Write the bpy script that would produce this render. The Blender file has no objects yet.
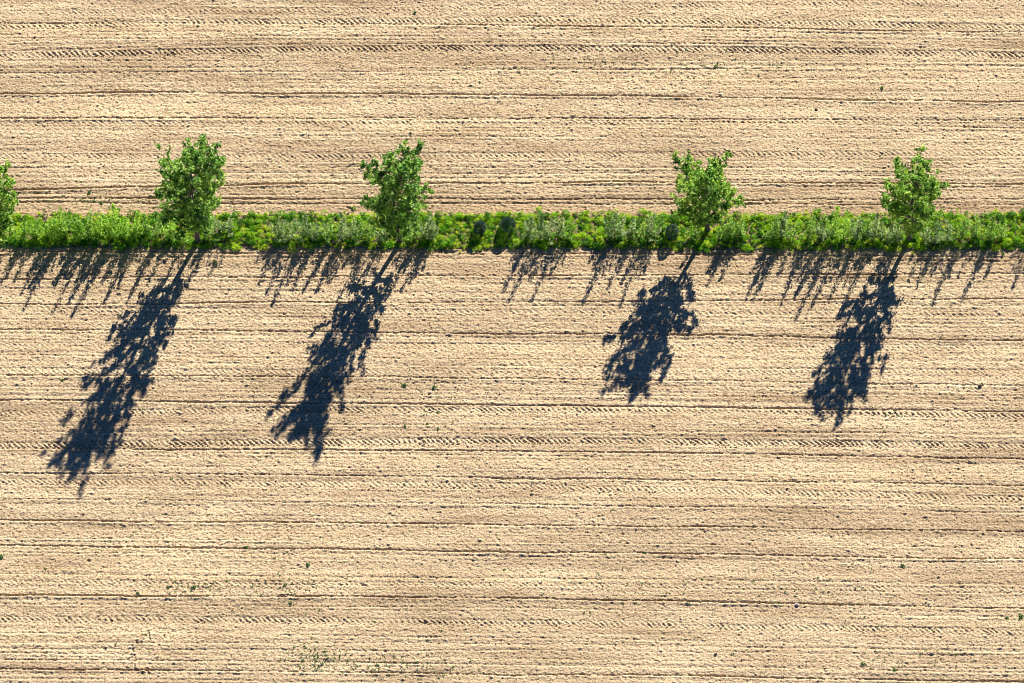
import bpy, math
import numpy as np
from mathutils import Vector

R = math.radians
C = bpy.context.scene.collection
scene = bpy.context.scene
rng = np.random.default_rng(7)

# ------------------------------------------------------------------ camera
DEP, DIST, SC = R(60), 350.0, 18.0
F = DIST * SC
cd, sd = math.cos(DEP), math.sin(DEP)
CAM = np.array([0, -DIST * cd, DIST * sd])

def gp(px, py):
    """ground point (x, y) seen at a pixel of the photograph"""
    a, b = (px - 512) / F, (341.5 - py) / F
    d = np.array([a, cd + b * sd, -sd + b * cd])
    t = -CAM[2] / d[2]
    return CAM[0] + d[0] * t, CAM[1] + d[1] * t

cam = bpy.data.cameras.new('camera')
cam.sensor_width = 36
cam.lens = 36 * F / 1024
cam.clip_start = 1
cam.clip_end = 9000
co = bpy.data.objects.new('camera', cam)
C.objects.link(co)
co.location = CAM
co.rotation_euler = (math.pi / 2 - DEP, 0, 0)
scene.camera = co

# ------------------------------------------------------------------ light
SUNV = Vector((0.70, 1.57, 1.0)).normalized()
sl = bpy.data.lights.new('sun', 'SUN')
sl.energy = 5.0
sl.angle = R(0.5)
sl.color = (1.0, 0.95, 0.88)
so = bpy.data.objects.new('sun', sl)
C.objects.link(so)
so.rotation_euler = (-SUNV).to_track_quat('-Z', 'Y').to_euler()
w = bpy.data.worlds.new('World')
scene.world = w
w.use_nodes = True
nt = w.node_tree
sky = nt.nodes.new('ShaderNodeTexSky')
sky.sky_type = 'NISHITA'
sky.sun_disc = False
sky.sun_elevation = math.asin(SUNV.z)
sky.sun_rotation = math.atan2(SUNV.x, SUNV.y)
sky.air_density = 0.5
sky.dust_density = 0.0
sky.ozone_density = 8.0
tn = nt.nodes.new('ShaderNodeMix')
tn.data_type = 'RGBA'
tn.blend_type = 'MULTIPLY'
tn.inputs[0].default_value = 1
tn.inputs[7].default_value = (0.68, 0.95, 1.2, 1)
nt.links.new(sky.outputs[0], tn.inputs[6])
nt.links.new(tn.outputs[2], nt.nodes['Background'].inputs[0])
nt.nodes['Background'].inputs[1].default_value = 0.05
scene.view_settings.view_transform = 'Standard'
scene.view_settings.look = 'None'
scene.view_settings.exposure = 1.19
scene.view_settings.gamma = 1
scene.cycles.max_bounces = 9
scene.cycles.pixel_filter_type = "BLACKMAN_HARRIS"
scene.cycles.filter_width = 0.95
scene.cycles.diffuse_bounces = 5
scene.cycles.transmission_bounces = 5

# ------------------------------------------------------------------ materials
def new_mat(name):
    m = bpy.data.materials.new(name)
    m.use_nodes = True
    n = m.node_tree
    b = n.nodes['Principled BSDF']
    b.inputs['Specular IOR Level'].default_value = 0.15
    b.inputs['Roughness'].default_value = 0.9
    return m, n, b

def noise(n, vec, scale, detail=3, rough=0.55):
    t = n.nodes.new('ShaderNodeTexNoise')
    t.inputs['Scale'].default_value = scale
    t.inputs['Detail'].default_value = detail
    t.inputs['Roughness'].default_value = rough
    n.links.new(vec, t.inputs['Vector'])
    return t.outputs['Fac']

def ramp(n, fac, stops):
    r = n.nodes.new('ShaderNodeValToRGB')
    e = r.color_ramp.elements
    while len(e) < len(stops):
        e.new(0.5)
    for k, (p, c) in enumerate(stops):
        e[k].position = p
        e[k].color = (*c, 1)
    n.links.new(fac, r.inputs[0])
    return r.outputs[0]

def mix(n, fac, a, b, mode='MIX'):
    m = n.nodes.new('ShaderNodeMix')
    m.data_type = 'RGBA'
    m.blend_type = mode
    if isinstance(fac, (int, float)):
        m.inputs[0].default_value = fac
    else:
        n.links.new(fac, m.inputs[0])
    for s, v in ((6, a), (7, b)):
        if isinstance(v, tuple):
            m.inputs[s].default_value = (*v, 1)
        else:
            n.links.new(v, m.inputs[s])
    return m.outputs[2]

def soil_mat(name, dark):
    m, n, b = new_mat(name)
    geo = n.nodes.new('ShaderNodeNewGeometry')
    mp = n.nodes.new('ShaderNodeMapping')
    mp.inputs['Rotation'].default_value = (0, 0, 0.009)
    mp.inputs['Scale'].default_value = (0.12, 1, 1)
    n.links.new(geo.outputs['Position'], mp.inputs['Vector'])
    P, S = geo.outputs['Position'], mp.outputs[0]
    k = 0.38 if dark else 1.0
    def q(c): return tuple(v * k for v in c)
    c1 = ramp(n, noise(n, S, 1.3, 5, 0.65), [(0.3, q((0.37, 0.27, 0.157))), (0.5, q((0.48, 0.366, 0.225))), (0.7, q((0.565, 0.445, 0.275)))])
    c2 = ramp(n, noise(n, P, 11, 1.5, 0.75), [(0.33, (0.30, 0.26, 0.24)), (0.40, (0.78, 0.76, 0.74)), (0.48, (1, 1, 1)), (0.60, (1.12, 1.12, 1.12)), (0.70, (1.5, 1.5, 1.48))])
    c3 = ramp(n, noise(n, P, 0.13, 3), [(0.35, (0.93, 0.92, 0.90)), (0.65, (1.05, 1.04, 1.03))])
    mp2 = n.nodes.new('ShaderNodeMapping')
    mp2.inputs['Rotation'].default_value = (0, 0, 0.009)
    mp2.inputs['Scale'].default_value = (0.05, 1, 1)
    n.links.new(P, mp2.inputs['Vector'])
    c4 = ramp(n, noise(n, mp2.outputs[0], 0.45, 4, 0.6), [(0.36, (0.82, 0.80, 0.78)), (0.5, (1, 1, 1)), (0.66, (1.08, 1.07, 1.03))])
    c3 = mix(n, 1, c3, c4, 'MULTIPLY')
    col = mix(n, 1, mix(n, 1, c1, c2, 'MULTIPLY'), c3, 'MULTIPLY')
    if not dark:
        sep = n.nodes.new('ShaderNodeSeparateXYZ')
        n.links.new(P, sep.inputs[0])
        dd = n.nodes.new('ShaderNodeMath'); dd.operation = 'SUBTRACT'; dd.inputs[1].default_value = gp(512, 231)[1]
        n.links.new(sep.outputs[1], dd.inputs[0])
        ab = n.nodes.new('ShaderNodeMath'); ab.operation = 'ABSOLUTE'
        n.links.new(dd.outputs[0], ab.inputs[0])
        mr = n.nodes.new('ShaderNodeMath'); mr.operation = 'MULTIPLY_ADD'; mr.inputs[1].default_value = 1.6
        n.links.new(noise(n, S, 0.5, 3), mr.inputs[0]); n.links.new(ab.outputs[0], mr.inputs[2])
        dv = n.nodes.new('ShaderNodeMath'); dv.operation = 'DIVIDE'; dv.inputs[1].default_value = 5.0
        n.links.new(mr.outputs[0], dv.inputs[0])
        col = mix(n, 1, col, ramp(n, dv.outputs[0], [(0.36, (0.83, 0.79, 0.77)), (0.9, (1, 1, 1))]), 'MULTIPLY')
    n.links.new(col, b.inputs['Base Color'])
    bp = n.nodes.new('ShaderNodeBump')
    bp.inputs['Strength'].default_value = 0.6
    bp.inputs['Distance'].default_value = 0.03
    n.links.new(noise(n, P, 16, 4, 0.7), bp.inputs['Height'])
    n.links.new(bp.outputs[0], b.inputs['Normal'])
    b.inputs['Roughness'].default_value = 1
    b.inputs['Specular IOR Level'].default_value = 0.05
    return m

def leaf_mat(name, stops, trans=0.45, tcol=(1.4, 1.15, 0.45), rough=0.5):
    m, n, b = new_mat(name)
    at = n.nodes.new('ShaderNodeAttribute')
    at.attribute_name = 'tint'
    col = ramp(n, at.outputs['Fac'], stops)
    n.links.new(col, b.inputs['Base Color'])
    b.inputs['Roughness'].default_value = rough
    b.inputs['Specular IOR Level'].default_value = 0.3
    tr = n.nodes.new('ShaderNodeBsdfTranslucent')
    n.links.new(mix(n, 1, col, tcol, 'MULTIPLY'), tr.inputs[0])
    ms = n.nodes.new('ShaderNodeMixShader')
    ms.inputs[0].default_value = trans
    n.links.new(b.outputs[0], ms.inputs[1])
    n.links.new(tr.outputs[0], ms.inputs[2])
    n.links.new(ms.outputs[0], n.nodes['Material Output'].inputs[0])
    return m

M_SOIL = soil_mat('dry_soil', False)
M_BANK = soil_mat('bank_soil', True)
M_TREE = leaf_mat('tree_leaves', [(0, (0.03, 0.12, 0.012)), (0.5, (0.20, 0.43, 0.04)), (1, (0.50, 0.70, 0.15))], 0.4)
M_TREE2 = leaf_mat('tree_leaves_deep', [(0, (0.025, 0.10, 0.014)), (0.5, (0.16, 0.38, 0.045)), (1, (0.44, 0.64, 0.14))], 0.38)
M_SH = {
    'bright green': leaf_mat('shrub_leaves_bright', [(0, (0.07, 0.19, 0.015)), (0.5, (0.25, 0.53, 0.04)), (1, (0.54, 0.76, 0.16))], 0.5),
    'grey green': leaf_mat('shrub_leaves_grey', [(0, (0.05, 0.14, 0.03)), (0.5, (0.22, 0.37, 0.10)), (1, (0.52, 0.62, 0.34))], 0.4),
    'mid green': leaf_mat('shrub_leaves_mid', [(0, (0.05, 0.15, 0.015)), (0.5, (0.19, 0.43, 0.04)), (1, (0.50, 0.68, 0.20))], 0.5),
    'dark green': leaf_mat('shrub_leaves_dark', [(0, (0.02, 0.06, 0.03)), (0.6, (0.07, 0.16, 0.09)), (1, (0.28, 0.44, 0.32))], 0.08),
}
M_GRASS = leaf_mat('verge_grass', [(0, (0.03, 0.12, 0.01)), (0.35, (0.13, 0.40, 0.012)), (0.7, (0.44, 0.66, 0.02)), (0.9, (0.68, 0.74, 0.05)), (1, (0.60, 0.52, 0.28))], 0.45, (1.2, 1.15, 0.4))
M_WEED = leaf_mat('weed_leaves', [(0, (0.03, 0.11, 0.03)), (1, (0.12, 0.30, 0.06))], 0.3)
m, n, b = new_mat('bark')
g = n.nodes.new('ShaderNodeNewGeometry')
n.links.new(ramp(n, noise(n, g.outputs['Position'], 14, 4), [(0.35, (0.07, 0.05, 0.035)), (0.65, (0.19, 0.15, 0.11))]), b.inputs['Base Color'])
M_BARK = m
m, n, b = new_mat('dark_clod')
g = n.nodes.new('ShaderNodeNewGeometry')
n.links.new(ramp(n, noise(n, g.outputs['Position'], 20, 4), [(0.35, (0.05, 0.035, 0.025)), (0.65, (0.12, 0.08, 0.055))]), b.inputs['Base Color'])
M_CLOD = m  # mottled dark brown, much darker than the field soil
m, n, b = new_mat('pale_stone')
g = n.nodes.new('ShaderNodeNewGeometry')
n.links.new(ramp(n, noise(n, g.outputs['Position'], 18, 4), [(0.35, (0.5, 0.47, 0.42)), (0.65, (0.75, 0.72, 0.66))]), b.inputs['Base Color'])
M_STONE = m

# ------------------------------------------------------------------ mesh helpers
def mesh_np(name, V, faces_flat, nper, mat, tint=None, smooth=False):
    me = bpy.data.meshes.new(name)
    nv, nf = len(V), len(faces_flat) // nper
    me.vertices.add(nv)
    me.vertices.foreach_set('co', np.ascontiguousarray(V, dtype=np.float32).ravel())
    me.loops.add(nf * nper)
    me.loops.foreach_set('vertex_index', np.ascontiguousarray(faces_flat, dtype=np.int32))
    me.polygons.add(nf)
    me.polygons.foreach_set('loop_start', np.arange(0, nf * nper, nper, dtype=np.int32))
    me.polygons.foreach_set('loop_total', np.full(nf, nper, dtype=np.int32))
    me.polygons.foreach_set('use_smooth', np.full(nf, smooth))
    if tint is not None:
        a = me.attributes.new('tint', 'FLOAT', 'POINT')
        a.data.foreach_set('value', np.ascontiguousarray(tint, dtype=np.float32))
    me.update(calc_edges=True)
    me.validate()
    me.materials.append(mat)
    return me

def obj(name, me, parent=None):
    o = bpy.data.objects.new(name, me)
    C.objects.link(o)
    if parent:
        o.parent = parent
    return o

def thing(name, label, cat, loc, group=None, rz=0.0):
    o = bpy.data.objects.new(name, None)
    o.empty_display_size = 0.2
    C.objects.link(o)
    o.location = loc
    o.rotation_euler = (0, 0, rz)
    o['label'] = label
    o['category'] = cat
    if group:
        o['group'] = group
    return o

def leaves(P, size, tint, r, up=0.35, aspect=0.6):
    """leaf-shaped quads (tip, two shoulders, stalk end) bent along the midrib, at points P"""
    n = len(P)
    size = np.broadcast_to(size, (n,))[:, None]
    nrm = r.normal(size=(n, 3))
    nrm[:, 2] = np.abs(nrm[:, 2]) + up
    nrm /= np.linalg.norm(nrm, axis=1)[:, None]
    t = r.normal(size=(n, 3))
    a = np.cross(nrm, t)
    a /= np.linalg.norm(a, axis=1)[:, None] + 1e-9
    b = np.cross(nrm, a)
    V = np.empty((n, 4, 3))
    V[:, 0] = P - a * size * 0.5
    V[:, 1] = P + b * size * 0.5 * aspect + a * size * 0.08 + nrm * size * 0.1
    V[:, 2] = P + a * size * 0.55 - nrm * size * 0.08
    V[:, 3] = P - b * size * 0.5 * aspect + a * size * 0.08 + nrm * size * 0.1
    return V.reshape(-1, 3), np.repeat(tint, 4)

def tubes(paths, sides=6):
    """paths: list of (points Nx3, radii N) -> verts, quad faces"""
    VV, FF, off = [], [], 0
    ang = np.linspace(0, 2 * math.pi, sides, endpoint=False)
    for pts, rad in paths:
        pts = np.asarray(pts, float)
        d = np.gradient(pts, axis=0)
        d /= np.linalg.norm(d, axis=1)[:, None] + 1e-9
        ref = np.array([1.0, 0.13, 0.07])
        u = np.cross(d, ref)
        u /= np.linalg.norm(u, axis=1)[:, None] + 1e-9
        v = np.cross(d, u)
        ring = pts[:, None] + np.asarray(rad)[:, None, None] * (np.cos(ang)[None, :, None] * u[:, None] + np.sin(ang)[None, :, None] * v[:, None])
        VV.append(ring.reshape(-1, 3))
        n = len(pts)
        i = np.arange(n - 1)[:, None] * sides
        j = np.arange(sides)[None]
        j2 = (j + 1) % sides
        FF.append((off + np.stack([i + j, i + j2, i + sides + j2, i + sides + j], -1)).reshape(-1))
        off += n * sides
    return np.concatenate(VV), np.concatenate(FF)

# ------------------------------------------------------------------ the field
DX, DY = 0.045, 0.034
def axis(lo, hi, d, far):
    core = np.arange(lo, hi + d / 2, d)
    st, k = [], d
    p = 0.0
    while p < far:
        k *= 1.25
        p += k
        st.append(p)
    st = np.array(st)
    return np.concatenate([lo - st[::-1], core, hi + st]), len(st), len(core)

XS, nx0, nxc = axis(-30.5, 30.5, DX, 2500)
YS, ny0, nyc = axis(-24.6, 25.4, DY, 2500)
xc, yc = XS[nx0:nx0 + nxc], YS[ny0:ny0 + nyc]
X, Y = np.meshgrid(xc.astype(np.float32), yc.astype(np.float32))
H = np.zeros_like(X)

def vnoise(Xa, Ya, sx, sy, seed):
    r = np.random.default_rng(seed)
    u, v = Xa / sx, Ya / sy
    u0, v0 = np.floor(u), np.floor(v)
    iu, iv = u0.astype(np.int32), v0.astype(np.int32)
    fu, fv = u - u0, v - v0
    fu, fv = fu * fu * (3 - 2 * fu), fv * fv * (3 - 2 * fv)
    iu -= iu.min(); iv -= iv.min()
    L = r.random((iv.max() + 2, iu.max() + 2), dtype=np.float32)
    return (L[iv, iu] * (1 - fu) + L[iv, iu + 1] * fu) * (1 - fv) + (L[iv + 1, iu] * (1 - fu) + L[iv + 1, iu + 1] * fu) * fv - 0.5

YH = gp(512, 231)[1]                       # middle of the hedge strip
tilt = np.where(Y < YH, -0.0105, -0.006).astype(np.float32)
YR = Y - tilt * X                          # row coordinate: constant along a drill row
# clods and crumbs
H += 0.020 * vnoise(X, YR, 0.17, 0.11, 1)
H += 0.028 * vnoise(X, YR, 0.09, 0.065, 2)
H += 0.034 * vnoise(X, YR, 0.05, 0.04, 12)
H -= 0.09 * np.clip(vnoise(X, YR, 0.10, 0.07, 13) - 0.34, 0, 1) * (1 + 2 * vnoise(X, YR, 1.5, .4, 14)) * 2
H += 0.012 * vnoise(X, YR, 1.2, 0.35, 3)
# drill rows, strong here and weak there
r1 = np.random.default_rng(21)
def prof(step, seed):
    r = np.random.default_rng(seed)
    xs = np.arange(-40, 40, step)
    return np.interp(YR, xs, r.random(len(xs)) - 0.5).astype(np.float32)
H += prof(0.11, 4) * 0.027 * (0.7 + 1.2 * vnoise(X, YR, 6.0, 0.3, 5))
H += prof(0.055, 6) * 0.018 * (0.7 + 1.2 * vnoise(X, YR, 3.5, 0.25, 7))

def band(p3, half):
    """rows of the grid crossed by a line given at image x 60, 540, 964; returns slice and distance"""
    xs = [60, 540, 964]
    W = np.array([gp(a, b) for a, b in zip(xs, p3)])
    c = np.polyfit(W[:, 0], W[:, 1], 2)
    yl = np.polyval(c, xc)
    j0 = max(0, int((yl.min() - half - yc[0]) / DY))
    j1 = min(nyc, int((yl.max() + half - yc[0]) / DY) + 2)
    s = slice(j0, j1)
    return s, (Y[s] - yl[None].astype(np.float32))

GR = [  # grooves: y at x = 60, 540, 964; depth; half width
    (34, 30, 36, .4), (40, 36, 42, .4), (46, 39, 46, .4), (49.5, 43, 48, .6), (73, 70.5, 67, .8), (68, 66, 66, .5), (84, 80, 81, .4), (61, 61, 62, .4), (93, 95.5, 101, 1.4),
    (23, 26, 31, 1.0), (118, 119, 120, .9), (119, 121, 127, .7), (138, 131, 133, .4), (144, 137, 140, .4), (168, 168, 168, .6), (173, 174, 175, .6), (163, 162, 159.5, .6),
    (179, 178, 177, .5), (189, 182.7, 183.6, 1.5), (194, 193.5, 188, .6), (198, 199, 199.5, 1.0), (203, 204, 204.5, .9),
    (252, 254, 257, .9), (256, 259, 261, .6), (278, 275, 273.5, 1.1), (288, 285, 283, .4), (303.5, 301, 298.5, 1.0), (309, 306, 305, .4), (319, 322, 324, .4), (329, 333, 339, 1.2),
    (355, 359, 362, .4), (362, 366, 370, .4), (375.5, 378.5, 384, 1.1), (380, 384, 391, .5), (400.5, 405, 410.5, 1.1), (391, 395, 400, .4), (427, 424, 428, .4), (432, 431, 434, .7), (448, 451, 457.5, 1.1),
    (465, 469, 474, .4), (473, 478, 484.5, .9), (494.5, 500, 505, .4), (499, 505, 511, .8), (520, 525, 531, 1.2), (538, 543, 548, .6), (546.5, 552, 558, 1.5), (552, 557, 563, .5),
    (573, 578, 584, .5), (581, 586.5, 592, .8), (594.5, 599, 607, 1.5), (604, 609, 616, .5), (632, 638, 645, .6), (643, 644, 651, .6), (648, 651, 655, .6), (653, 659, 664, .6), (659, 665, 672, .7), (669, 674.5, 680, 1.2), (679, 684, 690, .6)]
for k, g in enumerate(GR):
    s, d = band(g[:3], 0.4)
    wob = vnoise(X[s], Y[s] * 0, 1.7, 1, 100 + k) * 0.06 + vnoise(X[s], Y[s] * 0, 6.5, 1, 150 + k) * 0.10 + vnoise(X[s], Y[s], 0.2, .2, 400 + k) * 0.05
    mod = np.clip(1.0 + 0.9 * vnoise(X[s], Y[s] * 0, 2.2, 1, 200 + k) + 1.0 * vnoise(X[s], Y[s], 0.14, .08, 300 + k), 0.2, 1.7)
    d = d + wob
    a = g[3]
    H[s] -= (a * 0.054 if a > 0.85 else a * 0.036) * mod * np.exp(-(d / 0.040) ** 2)
    H[s] += a * 0.020 * mod * np.exp(-((d + 0.13) / 0.08) ** 2)
TR = [  # wheel tracks: y at the three x; strength; roughness
    (13.5, 9, 2, .55), (26.5, 21.5, 27, 1.1), (55, 49.5, 54.5, 1.3), (125, 123, 122, .6), (157.5, 156, 153.5, .8),
    (310, 313, 314, .55), (346, 347, 348, .45), (372, 372, 372, .6), (413.5, 410, 415.5, .9), (445, 442, 446, 1.5), (482.5, 488, 498, 1.0),
    (583, 587, 590, .6), (619.5, 624, 632, 1.0)]
for k, g in enumerate(TR):
    s, d = band(g[:3], 0.6)
    u = d + vnoise(X[s], Y[s] * 0, 2.5, 1, 500 + k) * 0.09
    hw = 0.23
    edge = np.clip((hw - np.abs(u)) / 0.05, 0, 1)
    mod = np.clip(0.85 + 0.5 * vnoise(X[s], Y[s] * 0, 3.5, 1, 600 + k) + 0.8 * vnoise(X[s], Y[s] * 0, 0.5, 1, 800 + k), 0.3, 1.15)
    ph = (X[s] + 0.95 * u * np.where(u > -0.07, 1, -0.8) + vnoise(X[s], u, 0.6, 0.3, 700 + k) * 0.22) / 0.315
    lug = np.sin(ph * 2 * math.pi)
    H[s] = H[s] * (1 - 0.45 * edge * min(1, g[3])) - g[3] * mod * edge * (0.013 + 0.029 * lug) - g[3] * 0.02 * np.exp(-((u - 0.22) / 0.05) ** 2) * mod
# round scuff left by a turn near the bottom left
sx, sy = gp(147, 654)
rr = np.sqrt(((X - sx) / 1.0) ** 2 + ((Y - sy) / 1.5) ** 2)
H += 0.05 * np.exp(-((rr - 0.75) / 0.12) ** 2) * np.sign(vnoise(X, Y, .12, .12, 41)) * (X < sx + .2)

# loose clods
r2 = np.random.default_rng(5)
for _ in range(75000):
    cx, cy = r2.uniform(-30, 30), r2.uniform(-24.2, 25)
    rad = r2.choice([0.026, 0.034, 0.045, 0.065], p=[.52, .35, .12, .01])
    h = rad * r2.uniform(0.4, 1.1)
    ex = r2.uniform(0.9, 1.9)
    i, j = int((cx - xc[0]) / DX), int((cy - yc[0]) / DY)
    w_ = 5
    a, b_, c_, d_ = max(0, j - w_), j + w_ + 1, max(0, i - w_), i + w_ + 1
    xx, yy = xc[c_:d_] - cx, yc[a:b_] - cy
    sgn = 1 if r2.random() < 0.6 else -1.0
    H[a:b_, c_:d_] += (sgn * h * np.exp(-((xx[None] / (rad * ex)) ** 2 + (yy[:, None] / rad) ** 2))).astype(np.float32)
# gentle lay of the land
H += 0.10 * vnoise(X, Y, 20, 15, 31)
# fade to the plain at the border of the fine part, lower under the verge
e = np.minimum.reduce([(X - xc[0]), (xc[-1] - X), (Y - yc[0]), (yc[-1] - Y)])
H *= np.clip(e / 0.8, 0, 1)
HF = np.zeros((len(YS), len(XS)), np.float32)
HF[ny0:ny0 + nyc, nx0:nx0 + nxc] = H
XX, YY = np.meshgrid(XS, YS)
V = np.stack([XX, YY, HF], -1).reshape(-1, 3)
NX, NY = len(XS), len(YS)
ii = (np.arange(NY - 1)[:, None] * NX + np.arange(NX - 1)[None]).ravel()
faces = np.stack([ii, ii + 1, ii + NX + 1, ii + NX], -1).ravel()
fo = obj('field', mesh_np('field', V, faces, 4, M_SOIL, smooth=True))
fo['kind'] = 'structure'
fo['label'] = 'bare pale tilled field with furrows and tyre tracks'
del V, faces, XX, YY

def gz(x, y):
    i, j = int(round((x - xc[0]) / DX)), int(round((y - yc[0]) / DY))
    if 0 <= i < nxc and 0 <= j < nyc:
        return float(H[j, i])
    return 0.0

# ------------------------------------------------------------------ verge bank between the two fields
Y0a, Y0b = gp(60, 247)[1], gp(964, 249.5)[1]
Y1a, Y1b = gp(60, 215)[1], gp(964, 213.5)[1]
xa, xb = gp(60, 230)[0], gp(964, 230)[0]
def ylo(x): return Y0a + (Y0b - Y0a) * (x - xa) / (xb - xa)
def yhi(x): return Y1a + (Y1b - Y1a) * (x - xa) / (xb - xa)
bx = np.arange(-60, 60.01, 0.12)
bt = np.linspace(0, 1, 25)
BX, BT = np.meshgrid(bx, bt)
edge_n = vnoise(BX, BT * 0, 0.7, 1, 51) * 0.35 + vnoise(BX, BT * 0, 2.6, 1, 53) * 0.3
BY = ylo(BX) + (yhi(BX) - ylo(BX)) * BT + edge_n * np.where(BT < 0.5, 1 - BT * 2, BT * 2 - 1)
BZ = 0.09 * np.sin(BT * math.pi) ** 0.5 - 0.10 + 0.06 * vnoise(BX, BY, 0.3, 0.3, 52) * np.sin(BT * math.pi) + 0.10
BZ = np.where((BT < 0.01) | (BT > 0.99), -0.15, BZ)
i4 = (np.arange(24)[:, None] * len(bx) + np.arange(len(bx) - 1)[None]).ravel()
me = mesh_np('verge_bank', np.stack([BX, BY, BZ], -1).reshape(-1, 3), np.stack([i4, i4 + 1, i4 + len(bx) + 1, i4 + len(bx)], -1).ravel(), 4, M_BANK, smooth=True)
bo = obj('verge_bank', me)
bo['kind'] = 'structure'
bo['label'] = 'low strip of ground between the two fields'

# low herbs and grass on it: tussocks of leaves, nobody could count them
r = np.random.default_rng(11)
PV, TV, SV = [], [], []
NT = 14500
for _ in range(NT):
    x = r.uniform(-36, 36) if _ < 9500 else r.choice([-1, 1]) * r.uniform(36, 60)
    t = r.beta(1.0, 1.0)
    y = ylo(x) + (yhi(x) - ylo(x)) * (0.02 + 0.96 * t) + r.normal() * 0.09 * (1 + (r.random() < .08) * 1.5)
    if math.sin(x * 1.9 + 3 * math.sin(y * 2.3)) * math.sin(x * 0.83 + y * 1.7) > 0.62 and r.random() < 0.4: continue
    big = r.random() < 0.18
    rad = r.uniform(0.14, 0.26) if big else r.uniform(0.05, 0.14)
    ht = rad * r.uniform(0.7, 1.4) * (0.45 + 0.55 * min(1, t * 5))
    k = int(60 * (rad / 0.2) ** 2) + 8
    th = r.uniform(0, 2 * math.pi, k)
    rh = rad * np.sqrt(r.random(k))
    z = ht * np.sqrt(np.clip(1 - (rh / rad) ** 2, 0, 1)) * r.uniform(0.6, 1.05, k)
    PV.append(np.stack([x + rh * np.cos(th), y + rh * np.sin(th), 0.04 + z], -1))
    base = r.choice([0.05, 0.3, 0.62, 0.82, 0.97], p=[.14, .20, .30, .31, .05]) if not big else r.choice([0.1, 0.3, 0.55, 0.7], p=[.2, .35, .3, .15])
    TV.append(np.clip(base + r.normal(size=k) * 0.14, 0, 1))
    SV.append(np.full(k, r.uniform(0.07, 0.11)))
P, T, S = np.concatenate(PV), np.concatenate(TV), np.concatenate(SV)
V, T4 = leaves(P, S, T, r, up=0.8, aspect=0.5)
go = obj('grass_verge', mesh_np('grass_verge', V, np.arange(len(V)), 4, M_GRASS, T4))
go['kind'] = 'stuff'
go['label'] = 'yellow green grass and low herbs on the strip between the fields'

# ------------------------------------------------------------------ trees
def tree_parts(root, Ht, seed, mat, prof_pts, bend, nb=46, tip_lean=0.0, dens=1.0, start=0.17):
    r = np.random.default_rng(seed)
    ts = np.linspace(0, 1, 14)
    mx, tx = bend
    cx = mx * np.sin(ts * math.pi) + tx * ts ** 2
    cy = 0.15 * np.sin(ts * 5 + seed) * ts
    cz = ts * Ht * 0.95 - 0.1 * (ts < 0.01)
    cen = np.stack([cx, cy, cz], -1)
    rad = 0.115 * (1 - ts) ** 0.8 + 0.018
    rad[0] *= 1.35
    tv, tf = tubes([(cen, rad)], 9)
    obj('trunk', mesh_np('trunk', tv, tf, 4, M_BARK, smooth=True), root)
    def at(t):
        return np.array([np.interp(t, ts, cen[:, k]) for k in range(3)])
    paths, LP, LT = [], [], []
    az = r.uniform(0, 6.28)
    pt, pl = zip(*prof_pts)
    for k in range(nb):
        t = start + (0.97 - start) * (k / (nb - 1)) ** 1.12 + r.normal() * 0.008
        az += 2.4 + r.normal() * 0.35
        L = np.interp(t, pt, pl) * r.choice([0.6, 0.9, 1.08, 1.22], p=[.22, .3, .3, .18])
        if L < 0.25: continue
        el = R(np.interp(t, [0.15, 0.3, 0.5, 0.9, 1], [12, 24, 32, 44, 62]) + r.normal() * 7)
        el = max(el, R(6))
        Ls = L / max(0.35, math.cos(el)) ** 0.8
        Ls = min(Ls, (0.98 - t) * Ht / (1.1 * math.sin(el)) + 0.12)
        s = np.linspace(0, 1, 7)
        dirh = np.array([math.cos(az), math.sin(az), 0])
        p0 = at(min(t, 0.97))
        pts = p0 + dirh * (Ls * math.cos(el) * (s - 0.12 * s ** 2))[:, None] + np.array([0, 0, 1]) * (Ls * math.sin(el) * (0.75 * s + 0.35 * s ** 2))[:, None]
        pts[1:] += np.cumsum(r.normal(size=(6, 3)) * 0.03, axis=0)
        rb = 0.045 * (1 - t * 0.6) * (1 - s * 0.85)
        paths.append((pts, rb))
        nsub = int(Ls / 0.19) + 1
        tintb = r.uniform(-0.22, 0.2)
        for q in range(nsub):
            sq = 0.18 + 0.82 * (q + r.random()) / nsub
            if r.random() < 0.24: continue
            p = np.array([np.interp(sq, s, pts[:, c]) for c in range(3)])
            sa = az + r.choice([-1, 1]) * r.uniform(0.3, 1.9)
            sl_ = r.uniform(0.3, 0.75) * (1.15 - 0.55 * sq) * min(1, Ls / 1.2 + .3)
            se = el + r.uniform(-0.5, 0.4)
            e_ = p + sl_ * np.array([math.cos(sa) * math.cos(se), math.sin(sa) * math.cos(se), math.sin(se)])
            paths.append((np.stack([p, (p + e_) / 2 + r.normal(size=3) * .02, e_]), [0.014, 0.010, 0.005]))
            m = int(r.uniform(15, 27) * dens)
            tints = tintb + r.normal() * 0.2
            f = r.random(m) ** 0.7
            pp = p + (e_ - p) * (0.25 + 0.75 * f[:, None]) + r.normal(size=(m, 3)) * (0.03 + 0.045 * f[:, None])
            LP.append(pp)
            LT.append(np.clip(0.5 + tints + r.normal(size=m) * 0.22, 0, 1))
        # leafy tip
        m = int(14 * dens)
        LP.append(pts[-1] + r.normal(size=(m, 3)) * [0.06, 0.06, 0.12])
        LT.append(np.clip(0.6 + r.normal(size=m) * 0.2, 0, 1))
    bv, bf = tubes(paths, 4)
    obj('branches', mesh_np('branches', bv, bf, 4, M_BARK, smooth=True), root)
    P, T = np.concatenate(LP), np.concatenate(LT)
    V, T4 = leaves(P, r.uniform(0.12, 0.20, len(P)), T, r, up=1.1, aspect=0.62)
    obj('crown', mesh_np('crown', V, np.arange(len(V)), 4, mat, T4), root)

def place(px, py):
    x, y = gp(px, py)
    return x, y

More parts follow.
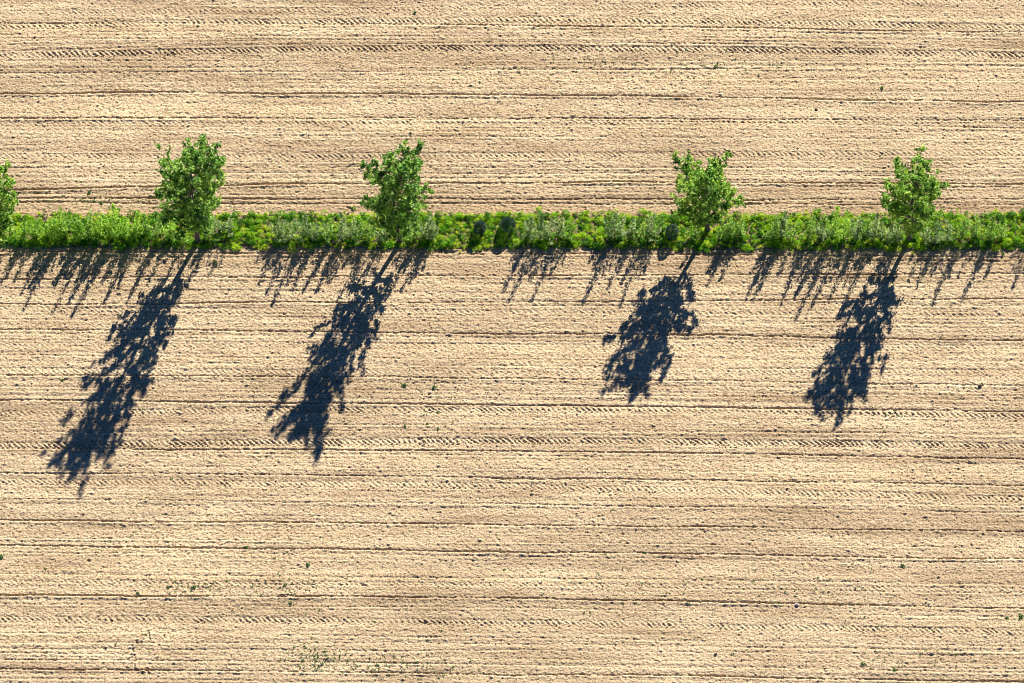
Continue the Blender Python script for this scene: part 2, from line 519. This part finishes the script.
PXH = 1 / (SC * cd)      # metres of height per image pixel
PR_A = [(0.15, .9), (0.25, 1.6), (0.4, 1.9), (0.55, 1.95), (0.75, 2.05), (0.88, 1.85), (0.97, 1.1), (1, .7)]
PR_B = [(0.15, .9), (0.28, 1.6), (0.42, 1.95), (0.6, 1.95), (0.8, 1.9), (0.9, 1.4), (0.97, .5), (1, .4)]
PR_C = [(0.16, .5), (0.26, 1.2), (0.4, 2.0), (0.6, 2.2), (0.75, 2.0), (0.88, 1.3), (0.97, .5), (1, .4)]
PR_D = [(0.17, .5), (0.25, 1.1), (0.38, 1.7), (0.6, 1.8), (0.75, 1.8), (0.88, 1.2), (0.97, .5), (1, .3)]
TREES = [  # px, py, height px, profile, bend, seed, label
    (-10, 244, 75, PR_A, (.0, .1), 8, M_TREE, 84, 'bright green young tree cut off by the left edge of the photo'),
    (198, 241, 103, PR_A, (-.15, .05), 14, M_TREE2, 84, 'tallest deep green tree, casting the longest shadow, second from the left'),
    (401, 241, 89, PR_B, (-.4, .35), 5, M_TREE2, 74, 'narrow green tree with a leafy foot, middle of the five trees'),
    (708, 231, 69, PR_C, (-.25, -.15), 26, M_TREE, 56, 'broad low green tree with bare lower trunk, second from the right'),
    (909, 240, 77, PR_D, (-.15, .3), 17, M_TREE, 58, 'compact bright green tree nearest the right edge'),
]
for px, py, hp, pr, bend, sd_, mt, nb, lab in TREES:
    x, y = place(px, py)
    root = thing('tree', lab, 'tree', (x, y, 0.08), 'young trees along the strip between the fields')
    tree_parts(root, hp * PXH * 0.82, sd_, mt, pr, bend, nb, start={PR_C[0]: 0.3, PR_D[0]: 0.25}.get(pr[0], 0.2) if px > 0 else 0.08)

# ------------------------------------------------------------------ shrubs and saplings along the strip
def shrub(px, py, hp, wid, tone, label, seed):
    r = np.random.default_rng(1000 + seed)
    x, y = place(px, py)
    h = hp * PXH * 0.95
    root = thing('shrub', label, 'shrub', (x, y, 0.10), 'shrubs along the strip between the fields')
    ns = max(3, int(2 + wid * 4 + r.integers(0, 2)))
    paths, LP, LT = [], [], []
    for k in range(ns):
        az = 6.283 * k / ns + r.normal() * 0.5
        out = wid * 0.85 * r.uniform(0.25, 1.0)
        hh = h * (1.0 if k == 0 else r.uniform(0.25, 0.7))
        if k == 0: out *= 0.3
        s = np.linspace(0, 1, 6)
        pts = np.stack([math.cos(az) * out * s ** 0.8 + 0.03 * r.normal(), math.sin(az) * out * s ** 0.8 + 0.03 * r.normal(), hh * s], -1)
        pts[1:, :2] += np.cumsum(r.normal(size=(5, 2)) * 0.025, axis=0)
        paths.append((pts, 0.022 * (1 - s * 0.8)))
        m = int(hh * r.uniform(48, 98) * (1.35 if tone == 'bright green' else 1.0))
        f = 0.06 + 0.96 * r.random(m) ** 0.85
        sp = 0.20 * (1.1 - f) ** 0.8 + 0.02
        pc = np.stack([np.interp(f, s, pts[:, c]) for c in range(3)], -1)
        # leaves sit on short side twigs, in bunches
        nb_ = max(3, m // 9)
        bun = r.integers(0, nb_, m)
        ba, bz = r.uniform(0, 6.283, nb_), r.random(nb_)
        off = np.stack([np.cos(ba[bun]), np.sin(ba[bun]), 0.5 * np.ones(m)], -1) * (sp * r.uniform(0.2, 1.5, m))[:, None]
        LP.append(pc + off + r.normal(size=(m, 3)) * 0.03)
        LT.append(np.clip(0.52 + r.normal() * 0.16 + r.normal(size=m) * 0.32, 0, 1))
    bv, bf = tubes(paths, 4)
    obj('stems', mesh_np('stems', bv, bf, 4, M_BARK, smooth=True), root)
    P, T = np.concatenate(LP), np.concatenate(LT)
    V, T4 = leaves(P, r.uniform(0.08, 0.15, len(P)), T, r, up=1.0, aspect=0.6)
    obj('foliage', mesh_np('foliage', V, np.arange(len(V)), 4, M_SH[tone], T4), root)

def round_bush(px, py, hp, wid, label, seed):
    r = np.random.default_rng(2000 + seed)
    x, y = place(px, py)
    h = hp * PXH
    root = thing('conical_bush', label, 'bush', (x, y, 0.10), 'dark rounded bushes in the low grass')
    m = 2200
    z = r.random(m) ** 0.8
    rad = wid * 0.5 * np.clip(np.sin(np.pi * np.clip(z * 0.8 + 0.2, 0, 1)), 0, 1) ** 0.6 * r.uniform(0.65, 1.05, m)
    th = r.uniform(0, 6.283, m)
    P = np.stack([rad * np.cos(th), rad * np.sin(th), 0.05 + z * h], -1)
    obj('stems', mesh_np('stems', *tubes([(np.array([[0, 0, -.05], [0.01, 0, h * .5], [0, 0, h]]), [0.04, 0.025, 0.008])], 6), 4, M_BARK, smooth=True), root)
    V, T4 = leaves(P, r.uniform(0.05, 0.09, m), np.clip(0.35 + 0.25 * r.normal(size=m), 0, 1), r, up=0.2, aspect=0.35)
    obj('foliage', mesh_np('foliage', V, np.arange(len(V)), 4, M_SH['dark green'], T4), root)

B, G_, Mi = 'bright green', 'grey green', 'mid green'
SHR = [
    # section 0: from the tree at the left edge to the tallest tree
    (24, 238, 17, .9, B), (36, 237, 16, .9, B), (50, 236, 20, .9, B), (60, 238, 27, .8, B), (66, 230, 15, 1.0, Mi), (80, 238, 17, 1.0, B), (91, 237, 27, .8, Mi), (99, 239, 23, .9, B),
    (104, 228, 14, 1.0, B), (114, 237, 30, .7, B), (125, 237, 17, 1.1, B), (136, 238, 24, .8, B), (146, 232, 17, 1.0, Mi), (158, 237, 23, .9, Mi), (170, 238, 16, .9, B),
    # section 1: tallest tree to the narrow middle tree
    (184, 242, 14, .9, Mi), (209, 240, 17, 1.1, Mi), (228, 229, 14, 1.2, G_), (280, 240, 17, 1.2, G_), (291, 240, 20, 1.1, G_), (305, 237, 24, .8, G_), (318, 238, 18, 1.1, G_), (329, 238, 19, 1.0, Mi), (341, 239, 20, 1.1, G_), (352, 236, 17, 1.1, G_), (367, 240, 22, 1.0, Mi), (384, 240, 18, 1.2, G_),
    # section 2: middle tree to the broad tree
    (414, 240, 21, 1.0, Mi), (424, 236, 20, 1.0, G_), (432, 238, 16, 1.1, G_), (529, 239, 20, .8, G_), (541, 238, 24, .7, G_), (549, 239, 16, .9, G_), (560, 237, 22, .7, G_), (569, 239, 14, .9, Mi),
    (612, 238, 24, .8, G_), (620, 233, 16, 1.0, G_), (631, 238, 19, .9, G_), (640, 239, 16, .9, Mi), (651, 238, 25, .8, G_), (660, 232, 17, .9, Mi), (694, 238, 11, .9, Mi),
    # section 3: broad tree to the compact tree
    (722, 238, 12, .8, Mi), (731, 238, 18, .8, Mi), (740, 236, 16, .8, Mi), (774, 238, 23, .8, Mi), (784, 237, 24, .8, G_), (794, 238, 14, .9, Mi), (808, 238, 24, .7, Mi), (822, 238, 22, .9, G_), (832, 238, 30, .7, B),
    (844, 238, 26, .8, B), (857, 239, 22, .9, G_), (865, 234, 19, .9, Mi), (873, 239, 25, .8, G_), (886, 239, 15, 1.0, G_), (898, 240, 17, .9, G_),
    # section 4: right of the compact tree
    (927, 240, 14, .9, G_), (936, 240, 17, .8, G_), (946, 240, 13, .9, G_), (961, 239, 23, .8, Mi), (976, 236, 15, .9, Mi), (990, 240, 23, .9, Mi), (1002, 238, 14, .8, Mi), (1035, 238, 18, 1.0, B)]
ORD = ['first', 'second', 'third', 'fourth', 'fifth', 'sixth', 'seventh', 'eighth', 'ninth', 'tenth', 'eleventh', 'twelfth', 'thirteenth', 'fourteenth', 'fifteenth', 'sixteenth', 'seventeenth', 'eighteenth', 'nineteenth']
CUTS = [178, 408, 708, 906, 2000]
SEC = ['rightwards from the tree at the left edge', 'counting right from the tallest tree', 'counting right from the narrow middle tree', 'counting right from the broad bare-trunked tree', 'counting right from the compact rightmost tree']
cnt = [0] * 5
for k, (px, py, hp, wd, tone) in enumerate(SHR):
    s = next(i for i, c in enumerate(CUTS) if px < c)
    size = 'tall' if hp >= 22 else ('knee-high' if hp < 13 else ('medium' if hp >= 16 else 'low'))
    lab = f'{size} {tone} shrub, {ORD[cnt[s]]} {SEC[s]}'
    cnt[s] += 1
    shrub(px, py, hp, wd, tone, lab, k)
round_bush(480, 231, 6.5, .72, 'dark rounded bush on the low grass, left one of the pair', 1)
round_bush(508, 229, 8, .9, 'dark rounded bush on the low grass, right and larger one of the pair', 2)
round_bush(672, 236, 7.5, .8, 'dark rounded bush at the near edge, left of the broad tree', 3)

# ------------------------------------------------------------------ weeds in the bare field
WM = []
for v in range(4):
    r = np.random.default_rng(3000 + v)
    m = 80
    th, rr_ = r.uniform(0, 6.283, m), 0.13 * np.sqrt(r.random(m))
    lob = 0.55 + 0.6 * np.abs(np.sin(th * 1.5 + v * 1.3))
    P = np.stack([rr_ * np.cos(th) * 1.35 * lob, rr_ * np.sin(th) * lob, 0.03 + 0.10 * r.random(m) * (1 - rr_ / 0.2)], -1)
    V, T4 = leaves(P, r.uniform(0.06, 0.11, m), np.clip(0.5 + 0.3 * r.normal(size=m), 0, 1), r, up=0.8, aspect=0.45)
    WM.append(mesh_np('weed', V, np.arange(len(V)), 4, M_WEED, T4))
WEEDS = [
    (404, 385, 1.0, 'green weed in the lower field, left of two right of the second long shadow'),
    (434, 387, 1.0, 'green weed in the lower field, right of two right of the second long shadow'),
    (438, 412, .8, 'small weed on the wheel track right of the second long shadow'),
    (405, 426, .7, 'tiny dark weed just above the deep wheel track, left of a pair'),
    (427, 424, .7, 'tiny dark weed just above the deep wheel track, middle of three'),
    (438, 429, .7, 'tiny dark weed just above the deep wheel track, right of three'),
    (62, 380, .8, 'small green weed just left of the longest tree shadow'),
    (215, 262, 1.1, 'grey green weed clump on bare soil right of the tallest tree trunk shadow'),
    (89, 193, .9, 'low weed on the upper field above the left shrubs'),
    (101, 203, 1.0, 'weed clump at the top edge of the left shrubs'),
    (1, 557, 1.1, 'green weed cut by the left edge of the lower field'),
    (246, 547, .9, 'dark weed in the middle of the lower left field'),
    (308, 565, 1.1, 'single bright green weed in the lower left field'),
    (275, 558, .6, 'faint weed left of the single bright green one'),
    (168, 587, .8, 'weed on the rough furrow, left of a pair'),
    (194, 587, 1.0, 'larger weed on the rough furrow, right of a pair'),
    (138, 593, .8, 'weed on the dark furrow at lower left'),
    (285, 585, .9, 'weed on the rough furrow below the single bright green weed'),
    (290, 603, .9, 'weed just below the long dark furrow at lower left centre'),
    (645, 553, 1.1, 'brownish green weed clump on the dark furrow at lower centre right'),
    (903, 566, 1.0, 'green weed in the lower right field'),
    (1021, 617, 1.3, 'bright green weed cut by the right edge of the lower field'),
    (1007, 618, .8, 'small weed just left of the one cut by the right edge'),
    (894, 670, 1.0, 'green weed near the bottom edge, right of a pair'),
    (863, 664, .9, 'green weed near the bottom edge, left of a pair'),
    (882, 88, .9, 'green weed in the upper field above the rightmost tree'),
    (716, 67, 1.0, 'green weed patch in the upper field above the broad tree'),
    (415, 13, .8, 'dark weed near the top edge above the middle tree'),
    (674, 44, .6, 'tiny weed high in the upper field, left of the green weed patch'),
]
for k, (px, py, sz, lab) in enumerate(WEEDS):
    x, y = place(px, py)
    o = obj('weed', WM[k % 4])
    o.location = (x, y, gz(x, y) - 0.01)
    o.rotation_euler = (0, 0, k * 1.7)
    o.scale = (sz * 0.85, sz * 0.75, sz * 0.8)
    o['label'], o['category'], o['group'] = lab, 'weed', 'weeds sprouting in the bare field'
# tiny seedlings in loose patches
r = np.random.default_rng(77)
PP = []
for px, py, sx_, sy_, nn in [(318, 660, 20, 8, 110), (380, 665, 40, 7, 55), (440, 672, 30, 6, 26), (285, 585, 30, 8, 40), (180, 587, 25, 3, 26), (430, 410, 28, 20, 34), (820, 590, 60, 20, 50), (700, 65, 45, 8, 40), (90, 200, 35, 5, 30),
                             (600, 65, 60, 6, 26), (900, 660, 40, 12, 34), (512, 600, 300, 60, 90), (512, 440, 300, 60, 50), (890, 420, 12, 8, 16), (640, 590, 60, 12, 34)]:
    for _ in range(nn):
        x, y = gp(px + r.normal() * sx_, py + r.normal() * sy_)
        if abs(x) > 29.5 or y < -24 or y > 24.5: continue
        q = r.integers(2, 6)
        PP.append(np.array([x, y, gz(x, y) + 0.03]) + r.normal(size=(q, 3)) * [0.045, 0.035, 0.012])
P = np.concatenate(PP)
V, T4 = leaves(P, r.uniform(0.06, 0.12, len(P)), r.random(len(P)), r, up=0.8, aspect=0.5)
o = obj('seedlings', mesh_np('seedlings', V, np.arange(len(V)), 4, M_WEED, T4))
o['kind'] = 'stuff'
o['label'] = 'tiny green seedlings scattered over the bare field'

# a few clods and a pale stone that stand out
import bmesh
def lump(name, px, py, sz, mat, label, cat, seed):
    r = np.random.default_rng(seed)
    bm = bmesh.new()
    bmesh.ops.create_icosphere(bm, subdivisions=3, radius=1)
    K = r.normal(size=(9, 3))
    for v in bm.verts:
        d = sum(max(0, v.co.normalized().dot(Vector(k).normalized()) - 0.55) for k in K)
        f = 1 - 0.35 * d
        v.co = Vector((v.co.x * sz[0] * f, v.co.y * sz[1] * f, v.co.z * sz[2] * f))
    me = bpy.data.meshes.new(name)
    bm.to_mesh(me)
    bm.free()
    me.materials.append(mat)
    x, y = place(px, py)
    o = obj(name, me)
    o.location = (x, y, gz(x, y) + sz[2] * 0.5)
    o['label'], o['category'] = label, cat
lump('soil_clod', 816, 109.5, (.12, .08, .07), M_CLOD, 'dark clod on the upper field between the two right trees', 'clod', 1)
lump('soil_clod', 980, 386, (.11, .09, .09), M_CLOD, 'dark clod on a furrow right of the rightmost tree shadow', 'clod', 2)
lump('soil_clod', 716, 654, (.10, .06, .06), M_CLOD, 'small dark clod low in the field near the bottom edge', 'clod', 3)
lump('soil_clod', 446, 597, (.10, .06, .06), M_CLOD, 'dark clod on the long dark furrow at bottom centre', 'clod', 4)
lump('stone', 797, 605, (.13, .07, .06), M_STONE, 'pale stone on a furrow in the lower right field', 'stone', 5)
